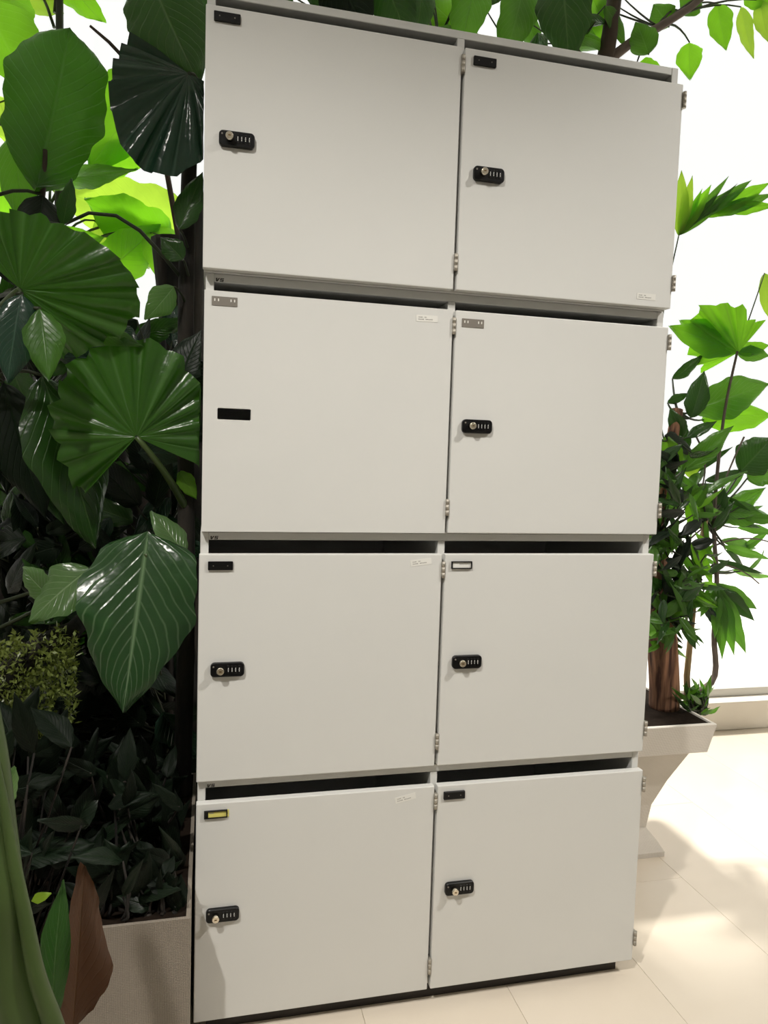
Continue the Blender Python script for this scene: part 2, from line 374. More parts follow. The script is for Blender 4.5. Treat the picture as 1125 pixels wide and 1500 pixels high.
LABELS = ['bottom locker unit of the stack, standing on a dark plinth, with a yellow name card',
          'second locker unit from the floor, one name plate framing a white card',
          'third locker unit from the floor, left lock missing, two grey name plates',
          'topmost locker unit of the stack, with two black name plates']
locks = {(3, 0): (.0465, 1.41), (3, 1): (.4439, 1.4063), (2, 1): (.4433, 1.0039), (1, 0): (.045, .6089), (1, 1): (.4419, .6072), (0, 0): (.0433, .21), (0, 1): (.4431, .2105)}
plates = {(3, 0): (.0301, 1.5813, 'b'), (3, 1): (.4305, 1.5792, 'b'), (2, 0): (.0324, 1.1758, 'g'), (2, 1): (.4303, 1.1718, 'g'), (1, 0): (.0321, .7729, 'b'), (1, 1): (.4266, .7726, 'w'), (0, 0): (.0303, .3767, 'y'), (0, 1): (.4278, .3766, 'b')}
stickers = {(3, 1): (.7412, 1.2384, 0), (2, 0): (.3519, 1.1738, 1), (1, 0): (.356, .7774, 7), (0, 0): (.3418, .3774, 11)}
PT = .0125
for u in range(4):
    z0 = BASE+zb[u]-(.0015 if u else 0.0); z1 = BASE+zb[u+1]-(.0015 if u < 3 else 0)
    ox, oy = dxs[u], dys[u]
    root = empty('locker_unit', (ox, oy, z0), LABELS[u], 'locker', 'stacked white locker units')
    H = z1-z0; c0 = DT+.001; c1 = .42-oy
    def part(name, a, parent=root, mat=M['lacquer'], bev=.0008):
        return link(name, box_mesh(name, *a, bev, 1), mat, parent)
    part('side_panel', (.0015, .0015+PT, c0, c1, 0, H-.0002)); part('side_panel', (WID-.0015-PT, WID-.0015, c0, c1, 0, H-.0002))
    part('top_panel', (.0015+PT, WID-.0015-PT, c0+.0004, c1, H-PT-.0002, H-.0002)); part('bottom_panel', (.0015+PT, WID-.0015-PT, c0, c1, 0, PT))
    part('divider', (.39515-PT/2, .39515+PT/2, c0, c1-.01, PT, H-PT-.0002)); part('back_panel', (.0015+PT, WID-.0015-PT, c1-.01, c1, PT, H-PT-.0002))
    if u == 0: part('plinth', (.02, WID-.02, .022, .40, -BASE, -.0003), root, M['plinth'], 0)
    if u < 3: link('maker_letters', LETTERS, None, root, (.0155, c0+.0002, H-.0120))
    for s, (a, b) in enumerate(((0, XLD), (XRD, WID))):
        dz = BASE+zb[u]-z0+.0003; hgt = zt[u]-zb[u]
        hole = (.0493-ox, 1.0069-(BASE+zb[u]), .0505, .0175) if (u, s) == (2, 0) else None
        d = link('door', door_mesh(b-a, hgt, hole), M['lacquer'], root, (a, 0, dz)); d['label'] = 'flat off-white locker door'
        for hz in (hgt-.026, .043):
            h = link('hinge', HINGE, None, d, (b-a+.0026, -.0012, hz)); h['label'] = 'small steel barrel hinge'
        if (u, s) in locks:
            lx, lz = locks[u, s]; k = link('combination_lock', LOCK, None, root, (lx-ox, -.0001, lz-z0)); k['label'] = 'black four dial combination lock with key cylinder'
            cy = link('key_cylinder', CYLN, None, k, (-.0110, 0, .0004)); cy['label'] = 'nickel key cylinder'
            link('reset_button', PIN, None, k, (-.0215, 0, .0055))
            for q in range(4): link('dial', DIAL, None, k, (.0012+.0056*q, 0, .0004))
        px_, pz_, kind = plates[u, s]
        me = {'b': PLATE, 'g': GPLATE, 'w': FRAME, 'y': FRAME}[kind]
        p = link('name_plate', me, None, root, (px_-ox, -.0001, pz_-z0))
        p['label'] = {'b': 'empty black plastic name plate', 'g': 'flat grey plate with four pale slots', 'w': 'black frame holding a white card', 'y': 'black frame holding a yellow card'}[kind]
        if kind in 'wy': link('paper_insert', PAPER if kind == 'w' else YPAPER, None, p, (0, 0, 0))
        if (u, s) in stickers:
            sx_, sz_, an = stickers[u, s]
            st = link('sticker', STICK, None, d, (sx_-ox-a, -.0001, sz_-z0-dz)); st.rotation_euler.y = -math.radians(an); st['label'] = 'small white printed sticker'

# ------------------------------------------------------------------ leaves
PROF = {'ovate': [(0, .12), (.08, .5), (.25, .92), (.4, 1), (.6, .86), (.8, .5), (.93, .18), (1, 0)],
        'heart': [(-.17, 0), (-.14, .42), (-.05, .78), (.08, .96), (.22, 1), (.42, .93), (.62, .72), (.82, .4), (.94, .14), (1, 0)],
        'paddle': [(-.3, 0), (-.24, .38), (-.1, .66), (.1, .86), (.35, 1), (.6, .98), (.8, .78), (.93, .45), (1, 0)],
        'lance': [(0, .1), (.1, .5), (.3, .95), (.45, 1), (.7, .72), (.9, .28), (1, 0)]}
def lerp(tab, v):
    for (a, p), (b, q) in zip(tab, tab[1:]):
        if v <= b:
            t = (v-a)/(b-a) if b > a else 0; return p+(q-p)*t
    return tab[-1][1]
def blade_mesh(shape, L, Wd, droop=.1, fold=.15, ripple=.02, nv=8, n=28, m=6, seed=0, bend=0.0):
    rr = random.Random(seed); tab = PROF[shape]; v0 = tab[0][0]; ph = rr.uniform(0, 6); ph2 = rr.uniform(0, 6); tw = rr.uniform(-.35, .35); bend = bend or rr.uniform(-.10, .10)
    vs, fs, uvs = [], [], []
    for i in range(n+1):
        v = v0+(1-v0)*(i/n); w = (lerp(tab, v-.03)+lerp(tab, v)+lerp(tab, min(v+.03, 1)))/3*Wd/2 if 0 < i < n else .0005
        for j in range(-m, m+1):
            u = j/m; au = abs(u); w_ = w; w = w*(1+.05*math.sin(13*v+ph2+(2 if u > 0 else 0))+.03*math.sin(29*v+ph)) if au > .5 else w
            z = au*w*fold - droop*L*(max(v, 0)**2) + ripple*Wd*math.sin(2*math.pi*nv*(v-.36*au))*au*.35 + ripple*Wd*1.6*math.sin(9*v+ph+2*u)*au*au + tw*u*w*v - .10*Wd*au*au*au
            vs.append((u*w*math.sqrt(max(.1, 1-(fold*.7)**2))+bend*L*v*v*.6, v*L, z)); uvs.append((u, v)); w = w_
    k = 2*m+1
    for i in range(n):
        for j in range(2*m): fs.append((i*k+j, i*k+j+1, (i+1)*k+j+1, (i+1)*k+j))
    return fin(vs, fs, uvs, 'leaf')
def fan_mesh(L, Wd, ang=120, pleats=13, amp=.07, cup=.15, n=9, seed=0, notch=.05):
    rr = random.Random(seed); vs, fs, uvs = [], [], []; T = pleats*4; jl = [1-notch*rr.uniform(0, 1.6) for _ in range(pleats+2)]; ja = [rr.uniform(.6, 1.5) for _ in range(pleats+2)]; jt = [rr.uniform(-.3, .3) for _ in range(pleats+2)]
    for i in range(n+1):
        r = max(i/n, .015)
        for k in range(T+1):
            s = k/T; pi_ = (k+2)//4; a = math.radians(-ang+2*ang*(s+(jt[pi_]/pleats if k % 4 == 0 else 0)))
            R = 1/math.sqrt((math.cos(a)/(L if abs(a) < math.pi/2 else Wd*.62))**2+(math.sin(a)/(Wd/2))**2)
            tri = abs((k % 4)/2-1); tip = (1-notch*1.4*abs(((k+2) % 4)/2-1)*(r**4))*(1+(jl[pi_]-1)*r)
            d = R*r*tip
            z = amp*ja[pi_]*d*(tri-.5)*min(1, r*2) - cup*(d*d)/L + .03*L*math.sin(3*a+seed)*r*r
            vs.append((math.sin(a)*d, math.cos(a)*d, z)); uvs.append((s, r))
    for i in range(n):
        for k in range(T): fs.append((i*(T+1)+k, i*(T+1)+k+1, (i+1)*(T+1)+k+1, (i+1)*(T+1)+k))
    return fin(vs, fs, uvs, 'leaf')
def fin(vs, fs, uvs, name):
    me = bpy.data.meshes.new(name); me.from_pydata(vs, [], fs); uvl = me.uv_layers.new(name='uv')
    flat = []
    for f in fs:
        for i in f: flat += uvs[i]
    uvl.data.foreach_set('uv', flat); me.polygons.foreach_set('use_smooth', [True]*len(fs)); return me
def frame(B, T, tilt=0, pitch=0):
    a = (T-B).normalized(); v = (CAM-B).normalized(); s = a.cross(v).normalized(); n = s.cross(a)
    q = Quaternion(a, math.radians(tilt)); s = q @ s; n = q @ n
    return Matrix((s, a, n)).transposed().to_4x4()
def leaf(parent, shape, b, t, wpx, Y, mat, Yt=None, tilt=0, **kw):
    """a leaf of PARENT from its stalk end b to its tip t (photograph pixels, at depths Y and Yt), wpx wide"""
    B = at(b[0], b[1], Y); T = at(t[0], t[1], Y if Yt is None else Yt); L = (T-B).length; Wd = wpx*px_size((B+T)/2)
    seed = int(b[0]*7+b[1]*3) % 997
    me = fan_mesh(L, Wd, seed=seed, **kw) if shape == 'fan' else blade_mesh(shape, L, Wd, seed=seed, **kw)
    mw = Matrix.Translation(B) @ frame(B, T, tilt); inv = mw.inverted()
    for v in me.vertices:                                  # leaves lean against the lockers instead of growing into them
        p = mw @ v.co
        if -.004 < p.x < .80 and -.03 < p.y < .43 and p.z < 1.64:
            if p.y > .34: p.y = .432
            else: p.x = -.004-.1*min(p.x+.004, .02)
            v.co = inv @ p
    o = link('leaf', me, M[mat+('_fan' if shape == 'fan' else '')], parent, None, mw)
    return o, B
def stalk(parent, pts, r0, r1, mat='stem_green', name='stalk'):
    P = [at(*p) if len(p) == 3 and p[0] > 5 or (len(p) == 3 and abs(p[1]) > 5) else Vector(p) for p in pts]
    if len(P) == 3: P = bez(P[0], P[1], P[2], 10)
    return tube(name, P, r0, r1, M[mat], parent)
def filler(parent, n, x0, x1, y0, y1, Y0, Y1, lo, hi, mats, hub, seed, shape=('ovate', 'heart'), asp=(.35, .6), dirs=(0, 360), stem='stem_dark', keep=None, maxx=None):
    """n leaves of PARENT set about at random in a region of the place, each with a thin stalk back to the plant's stem (hub)"""
    rr = random.Random(seed); bm = bmesh.new(); inv = parent.matrix_world.inverted()
    for i in range(n):
        for _ in range(40):
            x, y = rr.uniform(x0, x1), rr.uniform(y0, y1)
            L = rr.uniform(lo, hi); a = math.radians(rr.uniform(*dirs)); tx, ty = x+L*math.cos(a), y-L*math.sin(a)
            if (keep is None or keep(x, y)) and not (maxx and max(tx, x)+L*.25 > maxx): break
        Y = rr.uniform(Y0, Y1)
        o, B = leaf(parent, rr.choice(shape), (x, y), (tx, ty), L*rr.uniform(*asp), Y, rr.choice(mats), Y+rr.uniform(-.06, .04), rr.uniform(-50, 50), droop=rr.uniform(.05, .3), fold=rr.uniform(.05, .35), ripple=.03, n=12, m=4)
        hp = hub(B, rr); mid = (B+hp)/2+Vector((rr.uniform(-.02, .02), rr.uniform(-.02, .02), -abs(B.z-hp.z)*.1-.01))
        tube_bm(bm, [inv @ p for p in bez(B, mid, hp, 5)], [.0016+.0016*k/5 for k in range(6)], 5)
    o = link('stalks', bm_mesh(bm, 'stalks'), M[stem], parent); o['kind'] = 'stuff'; return o
def line_hub(p0, p1, up=.12):
    p0, p1 = Vector(p0), Vector(p1); d = p1-p0
    def f(B, rr):
        t = max(.05, min(1, (B-p0).dot(d)/d.length_squared-up*rr.uniform(.3, 1))); return p0+d*t
    return f

# ------------------------------------------------------------------ left planter and its plants
def planter(name, x0, x1, y0, y1, h, mat, label, rim=.006):
    root = empty(name, ((x0+x1)/2, (y0+y1)/2, 0), label, 'planter'); w, d = (x1-x0)/2, (y1-y0)/2
    bm = bmesh.new()
    for a in ((-w, w, -d, -d+rim), (-w, w, d-rim, d), (-w, -w+rim, -d+rim, d-rim), (w-rim, w, -d+rim, d-rim)): box_bm(bm, *a, 0, h, 0)
    box_bm(bm, -w+rim, w-rim, -d+rim, d-rim, 0, .02); link('box', bm_mesh(bm, 'box'), mat, root)
    return root, w, d
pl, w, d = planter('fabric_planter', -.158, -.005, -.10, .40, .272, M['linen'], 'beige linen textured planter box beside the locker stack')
link('soil', box_mesh('soil', -w+.006, w-.006, -d+.006, d-.006, .02, .2705), M['soil'], pl)

bed = empty('planting_bed', (-.5, .5, 0), 'low bed of dark soil under the shaded plants, along the window', 'planting bed')
bm = bmesh.new(); box_bm(bm, -.43, .330, -.38, .52, .0003, .045); box_bm(bm, .3302, .485, -.055, .52, .0003, .045); link('soil', bm_mesh(bm, 'soil'), M['soil'], bed)
bm = bmesh.new(); box_bm(bm, -.45, .3315, -.40, -.3802, 0, .055); box_bm(bm, -.45, -.4302, -.3798, .54, 0, .055); link('edging', bm_mesh(bm, 'edging'), M['plinth'], bed)
# plant with the fan leaves, climbing beside the lockers
p0 = Vector((-.028, .30, .2707)); p1 = Vector((-.024, .34, 2.15))
A = empty('fan_leaf_plant', p0, 'tall plant with pleated dark fan leaves growing beside the lockers', 'plant')
tube('trunk', [p0+(p1-p0)*t+Vector((-.004+.004*math.sin(9*t), .01*math.cos(7*t), 0)) for t in [i/24 for i in range(25)]], .018, .012, M['bark_shaded'], A, 10)
def hubA(z): return p0+(p1-p0)*((z-p0.z)/(p1.z-p0.z))
o, B = leaf(A, 'fan', (277, 108), (212, 228), 205, .22, 'lf_blue', .16, 10, ang=98, pleats=11, amp=.16, cup=.22, notch=.03)
tube('stalk', bez(B, B+Vector((.03, .03, .02)), hubA(B.z-.1), 8), .004, .006, M['stem_dark'], A)
o, B = leaf(A, 'fan', (200, 640), (150, 492), 262, .20, 'lf_glow', .16, -12, ang=128, pleats=15, amp=.13, cup=.2, notch=.05)
tube('stalk', bez(B, at(245, 690, .22), hubA(at(285, 750, .3).z), 8), .0045, .008, M['stem_green'], A)
o, B = leaf(A, 'heart', (212, 815), (180, 1045), 172, .14, 'lf_vein', .06, 8, droop=.1, fold=.18, ripple=.035, nv=9, n=26, m=7)
tube('stalk', bez(B, at(250, 790, .18), hubA(at(285, 860, .3).z), 8), .004, .006, M['stem_green'], A)
o, B = leaf(A, 'ovate', (272, 812), (222, 748), 52, .2, 'lf_pale', .2, 30)
tube('stalk', bez(B, at(280, 800, .24), hubA(B.z-.05), 6), .003, .004, M['stem_green'], A)
o, B = leaf(A, 'ovate', (215, -45), (282, 112), 125, .26, 'lf_dark', .22, -10)
tube('stalk', bez(B, at(250, -60, .3), hubA(B.z-.12), 6), .003, .005, M['stem_dark'], A)
o, B = leaf(A, 'lance', (262, 104), (205, 66), 26, .28, 'lf_mid', .3, 20)
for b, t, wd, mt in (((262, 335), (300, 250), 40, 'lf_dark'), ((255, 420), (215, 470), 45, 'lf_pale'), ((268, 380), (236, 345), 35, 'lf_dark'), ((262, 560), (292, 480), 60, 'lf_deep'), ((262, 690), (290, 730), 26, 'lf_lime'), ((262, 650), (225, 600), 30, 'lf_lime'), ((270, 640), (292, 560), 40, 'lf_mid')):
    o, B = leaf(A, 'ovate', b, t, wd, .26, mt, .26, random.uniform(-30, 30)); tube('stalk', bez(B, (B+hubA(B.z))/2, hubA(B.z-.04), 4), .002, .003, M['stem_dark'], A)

# tall plant with broad leaves at the edge of the window
q0 = Vector((-.40, .34, 0)); q1 = Vector((-.46, .36, 2.1))
Bp = empty('broad_leaf_plant', q0, 'tall plant with broad rounded leaves, paddle leaf standing upright', 'plant')
tube('trunk', [q0+(q1-q0)*t+Vector((.015*math.sin(6*t), .02*math.cos(5*t), 0)) for t in [i/24 for i in range(25)]], .022, .012, M['bark_shaded'], Bp, 10)
def hubB(z): return q0+(q1-q0)*((z-q0.z)/(q1.z-q0.z))
o, B = leaf(Bp, 'paddle', (66, 220), (104, 50), 140, .30, 'lf_glow', .36, 6, droop=-.06, fold=.22, ripple=.02, n=40, m=9)
tube('stalk', bez(B, at(66, 280, .28), at(55, 330, .34), 8)+[hubB(at(20, 380, .34).z)], .004, .006, M['twig'], Bp)
o, B = leaf(Bp, 'fan', (30, 424), (206, 440), 225, .14, 'lf_glow', .10, 14, ang=135, pleats=17, amp=.10, cup=.25, notch=.05)
tube('stalk', bez(B, at(0, 440, .18), hubB(B.z-.1), 8), .005, .007, M['stem_green'], Bp)
for b, t, wd, mt, Y, tl in (((58, 452), (76, 552), 58, 'lf_mid', .12, 0), ((32, 430), (6, 556), 66, 'lf_blue', .13, 15), ((100, 470), (205, 505), 44, 'lf_mid', .2, -30),
        ((62, 550), (150, 800), 118, 'lf_dark', .32, -15), ((5, 560), (60, 760), 80, 'lf_deep', .4, 10), ((92, 330), (105, 262), 27, 'lf_dark', .26, 0), ((62, 285), (55, 372), 66, 'lf_deep', .30, 0), ((20, 190), (30, 330), 60, 'lf_mid', .36, 20), ((0, 330), (30, 420), 80, 'lf_deep', .36, 10)):
    o, B = leaf(Bp, 'ovate', b, t, wd, Y, mt, Y-.03, tl); tube('stalk', bez(B, (B+hubB(B.z))/2+Vector((0, 0, .03)), hubB(B.z-.06), 6), .003, .004, M['stem_dark'], Bp)
tube('stalk', [at(95, 328, .3), at(130, 312, .3), at(170, 316, .3), at(205, 338, .3), at(242, 378, .3), hubA(at(275, 420, .3).z)], .003, .004, M['stem_dark'], Bp)

# backlit plant close to the window
r0 = Vector((-.42, .84, 0)); r1 = Vector((-.36, .86, 2.3))
Cp = empty('lime_leaf_plant', r0, 'backlit plant with lime green leaves glowing against the window', 'plant')
tube('trunk', bez(r0, (r0+r1)/2+Vector((.05, 0, 0)), r1, 12), .016, .008, M['stem_dark'], Cp)
def hubC(z): return r0+(r1-r0)*max(.02, min(1, z/2.3))
for b, t, wd, mt, Y, tl in (((-25, 0), (40, 128), 120, 'lf_lime', .86, 0), ((215, 132), (130, 240), 105, 'lf_lime', .84, 10), ((75, 262), (200, 258), 50, 'lf_mid', .80, 40), ((250, 335), (70, 268), 105, 'lf_yel', .92, 0), ((232, 350), (120, 300), 85, 'lf_lime', .88, -20),
        ((120, 150), (205, 125), 40, 'lf_mid', .9, 30), ((70, 320), (40, 390), 60, 'lf_lime', .84, 0), ((0, 150), (20, 215), 60, 'lf_yel', .9, 0), ((-10, 250), (40, 330), 70, 'lf_lime', .9, 0), ((235, 345), (255, 430), 60, 'lf_lime', .84, 0), ((20, -30), (80, 20), 60, 'lf_yel', .9, 20), ((90, -40), (140, 30), 55, 'lf_lime', .9, 30), ((150, 240), (240, 215), 46, 'lf_lime', .86, 0),
        ((160, 395), (235, 330), 70, 'lf_lime', .86, 0), ((150, 330), (215, 385), 70, 'lf_yel', .9, 0), ((60, 360), (150, 355), 60, 'lf_lime', .84, 20)):
    o, B = leaf(Cp, 'heart', b, t, wd, Y, mt, Y-.04, tl, droop=.12, fold=.2, ripple=.04)
    tube('stalk', bez(B, (B+hubC(B.z))/2+Vector((0, 0, .04)), hubC(B.z-.12), 6), .002, .004, M['stem_green'], Cp)
tube('twig', [at(132, 38, .7), at(160, 62, .7), at(205, 110, .7), at(235, 200, .72), at(262, 350, .75), at(270, 600, .8)], .003, .008, M['twig'], Cp)

# dark lower growth: trunks and shrubs
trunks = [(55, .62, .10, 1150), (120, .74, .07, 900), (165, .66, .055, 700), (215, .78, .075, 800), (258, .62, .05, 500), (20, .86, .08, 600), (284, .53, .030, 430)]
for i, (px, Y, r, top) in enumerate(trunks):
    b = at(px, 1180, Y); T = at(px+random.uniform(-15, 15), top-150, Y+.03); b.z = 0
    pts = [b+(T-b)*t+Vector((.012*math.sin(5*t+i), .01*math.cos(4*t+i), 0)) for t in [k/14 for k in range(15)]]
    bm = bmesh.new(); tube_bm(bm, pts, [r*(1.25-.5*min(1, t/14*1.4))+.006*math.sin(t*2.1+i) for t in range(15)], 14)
    o = link('tree_trunk', bm_mesh(bm, 'tree_trunk'), M['bark_shaded'])
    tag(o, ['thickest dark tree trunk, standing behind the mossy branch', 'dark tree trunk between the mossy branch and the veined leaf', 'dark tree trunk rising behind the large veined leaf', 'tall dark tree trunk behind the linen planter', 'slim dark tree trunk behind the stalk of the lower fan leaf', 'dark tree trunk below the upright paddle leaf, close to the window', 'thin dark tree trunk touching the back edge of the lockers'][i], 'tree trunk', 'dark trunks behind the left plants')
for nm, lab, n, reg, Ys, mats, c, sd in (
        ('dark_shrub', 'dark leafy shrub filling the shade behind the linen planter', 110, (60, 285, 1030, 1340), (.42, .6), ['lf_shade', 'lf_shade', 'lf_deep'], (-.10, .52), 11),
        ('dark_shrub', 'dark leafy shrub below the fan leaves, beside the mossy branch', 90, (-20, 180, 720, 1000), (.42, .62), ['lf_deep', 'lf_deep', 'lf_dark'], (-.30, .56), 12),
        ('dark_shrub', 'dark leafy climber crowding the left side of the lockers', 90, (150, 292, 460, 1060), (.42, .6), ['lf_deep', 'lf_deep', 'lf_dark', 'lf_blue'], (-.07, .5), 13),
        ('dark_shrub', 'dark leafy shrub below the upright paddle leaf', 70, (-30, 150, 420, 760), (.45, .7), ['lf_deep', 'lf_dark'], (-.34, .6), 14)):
    z1 = at(150, reg[2], .5).z
    o = empty(nm, (c[0], c[1], 0), lab, 'shrub', 'dark shrubs in the shade')
    a0, a1 = Vector((c[0], c[1], 0)), Vector((c[0]-.02, c[1]+.03, max(.5, z1)))
    tube('trunk', bez(a0, (a0+a1)/2+Vector((.02, 0, 0)), a1, 8), .012, .006, M['bark_shaded'], o)
    filler(o, n, reg[0], reg[1], reg[2], reg[3], Ys[0], Ys[1], 45, 95, mats, line_hub(a0, a1), sd)

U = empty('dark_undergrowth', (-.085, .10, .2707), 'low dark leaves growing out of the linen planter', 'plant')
filler(U, 130, 110, 282, 1130, 1352, .0, .30, 40, 80, ['lf_shade', 'lf_shade', 'lf_shade', 'lf_shade', 'lf_deep'], lambda B, rr: Vector((rr.uniform(-.14, -.03), rr.uniform(0, .3), .272)), 15, dirs=(20, 160), maxx=282, stem='bark_shaded')
filler(U, 60, 135, 280, 1255, 1345, -.085, -.02, 30, 62, ['lf_shade', 'lf_shade', 'lf_shade', 'lf_deep'], lambda B, rr: Vector((max(-.145, min(-.02, B.x)), max(-.085, B.y), .271)), 17, dirs=(10, 170), maxx=282, stem='bark_shaded')
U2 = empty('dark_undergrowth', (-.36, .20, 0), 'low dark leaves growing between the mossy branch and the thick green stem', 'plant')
filler(U2, 90, -25, 125, 1090, 1420, -.05, .30, 50, 95, ['lf_shade', 'lf_shade', 'lf_shade', 'lf_deep'], lambda B, rr: Vector((-.34+rr.uniform(-.05, .05), .2+rr.uniform(-.05, .05), 0)), 16, dirs=(0, 180), stem='bark_shaded')
# pale leaves and mossy branch
o, B = leaf(Bp, 'ovate', (132, 832), (34, 905), 78, .22, 'lf_pale', .2, 20, ripple=.05); tube('stalk', bez(B, B+Vector((0, .05, -.02)), hubB(B.z-.1), 6), .003, .004, M['stem_dark'], Bp)
o, B = leaf(Bp, 'ovate', (75, 875), (28, 835), 48, .24, 'lf_pale', .24, -40); tube('stalk', bez(B, B+Vector((0, .05, -.02)), hubB(B.z-.1), 6), .003, .004, M['stem_dark'], Bp)
mb = empty('mossy_branch', at(-40, 1090, .3), 'gnarled dark branch overgrown with yellow green moss', 'branch')
bpts = [at(-60, 1130, .30), at(-5, 1010, .27), at(25, 975, .25), at(60, 945, .25), at(105, 925, .27), at(130, 900, .33), at(150, 860, .45)]
tube('branch', bpts, .030, .012, M['bark_shaded'], mb, 10)
bm = bmesh.new(); rr = random.Random(5); inv = mb.matrix_world.inverted()
for i in range(5200):
    x, y = rr.uniform(-15, 112), rr.uniform(915, 1135)
    if not (y > 940-.15*x+10*math.sin(x*.2) and y < 1150-1.75*x+40*math.sin(x*.13)+60): continue
    c = inv @ at(x, y, rr.uniform(.19, .32)); a = Vector((rr.gauss(0, 1), rr.gauss(0, 1)-.5, rr.gauss(0, 1)+.8)).normalized(); s = a.orthogonal().normalized(); s = Quaternion(a, rr.uniform(0, 6)) @ s
    l, w_ = rr.uniform(.006, .016), rr.uniform(.0015, .0035)
    bm.faces.new([bm.verts.new(c), bm.verts.new(c+a*l*.5+s*w_), bm.verts.new(c+a*l), bm.verts.new(c+a*l*.5-s*w_)])
me = bpy.data.meshes.new('moss'); bm.to_mesh(me); bm.free()
tag(link('moss', me, leaf_mat('moss_leaf', (.13, .17, .03, 1), (.2, .25, .06, 1), 3, False, .3, .3, (.3, .4, .05, 1)), mb), None, None, None, 'stuff')

# big green stem in front with its dry leaf
g0 = at(62, 1500, -.42); g0 = Vector((g0.x+.02, g0.y, 0))
G = empty('banana_plant', g0, 'thick olive green plant stem with a withered brown leaf at its foot', 'plant')
pts = [g0, g0*.5+at(66, 1640, -.42)*.5, at(66, 1640, -.42), at(54, 1570, -.42), at(38, 1500, -.42), at(12, 1400, -.42), at(2, 1300, -.42), at(-6, 1200, -.41), at(-14, 1100, -.40), at(-40, 950, -.38)]
bm = bmesh.new(); inv = G.matrix_world.inverted()
def smooth_path(P, k=6):
    out = []
    for i in range(len(P)-1):
        a = P[max(i-1, 0)]; b = P[i]; c = P[i+1]; e = P[min(i+2, len(P)-1)]
        for s in range(k):
            t = s/k; out.append(.5*((2*b)+(c-a)*t+(2*a-5*b+4*c-e)*t*t+(3*b-a-3*c+e)*t**3))
    return out+[P[-1]]
sp = smooth_path([inv @ p for p in pts]); nS = len(sp)
tube_bm(bm, sp, [.034-.022*(i/nS) for i in range(nS)], 22)
o = link('stem', bm_mesh(bm, 'stem'), M['stem_green'], G)
bm = bmesh.new(); sp2 = smooth_path([inv @ p for p in [g0+Vector((.03, -.01, 0)), (g0+Vector((.03, -.01, 0)))*.5+at(118, 1640, -.44)*.5, at(118, 1640, -.44), at(98, 1570, -.44), at(78, 1500, -.44), at(54, 1430, -.44), at(38, 1350, -.435), at(20, 1260, -.43), at(4, 1170, -.42), at(-14, 1080, -.41)]]); nS = len(sp2)
tube_bm(bm, sp2, [.014-.011*(i/nS) for i in range(nS)], 12); link('sheath', bm_mesh(bm, 'sheath'), M['stem_green'], G)
o, B = leaf(G, 'lance', (105, 1520), (126, 1262), 92, -.27, 'lf_dry', -.24, 20, droop=-.05, fold=.5, ripple=.08); o['label'] = 'withered reddish brown leaf'
tube('stalk', bez(B, B+Vector((0, 0, -.15)), g0+Vector((.02, .02, .04)), 6), .004, .006, M['lf_dry'], G)
o, B = leaf(G, 'lance', (75, 1500), (85, 1300), 50, -.30, 'lf_dark', -.29, -30, fold=.4); tube('stalk', bez(B, B+Vector((0, 0, -.1)), g0+Vector((.02, .02, .06)), 6), .004, .006, M['stem_green'], G)
o, B = leaf(G, 'ovate', (46, 1320), (74, 1308), 15, -.40, 'lf_yel', -.40, 0, n=8, m=3)
o, B = leaf(G, 'ovate', (-12, 1190), (22, 1128), 46, -.36, 'lf_pale', -.36, 30); o['label'] = 'pale furled leaf edge'

# ------------------------------------------------------------------ tree behind the lockers
t0 = Vector((1.0, .72, 0)); tp = [at(868, 190, .72), at(884, 100, .72), at(893, 50, .72), at(905, -40, .72)]
Tt = empty('branching_tree', t0, 'tree rising behind the lockers, forked trunk and leaves above the top unit', 'tree')
tube('trunk', [t0, Vector((.985, .72, .8))]+tp, .032, .018, M['twig'], Tt, 10)
tube('branch', [at(886, 92, .72), at(925, 62, .72), at(965, 40, .72), at(1010, 12, .74), at(1060, -30, .76)], .014, .008, M['twig_grey'], Tt, 8)
tube('branch', [at(880, 120, .72), at(830, 60, .74), at(790, -10, .76)], .012, .007, M['twig'], Tt, 8)
tube('branch', [at(868, 150, .72), at(760, 90, .72), at(640, 70, .70), at(520, 40, .68), at(420, 10, .66)], .012, .006, M['stem_dark'], Tt, 8)
hubT = lambda B, rr: [at(868, 150, .72), at(760, 90, .72), at(640, 70, .70), at(520, 40, .68), at(886, 92, .72), at(965, 40, .72), at(830, 60, .74)][min(range(7), key=lambda k: (([at(868, 150, .72), at(760, 90, .72), at(640, 70, .70), at(520, 40, .68), at(886, 92, .72), at(965, 40, .72), at(830, 60, .74)][k])-B).length)]
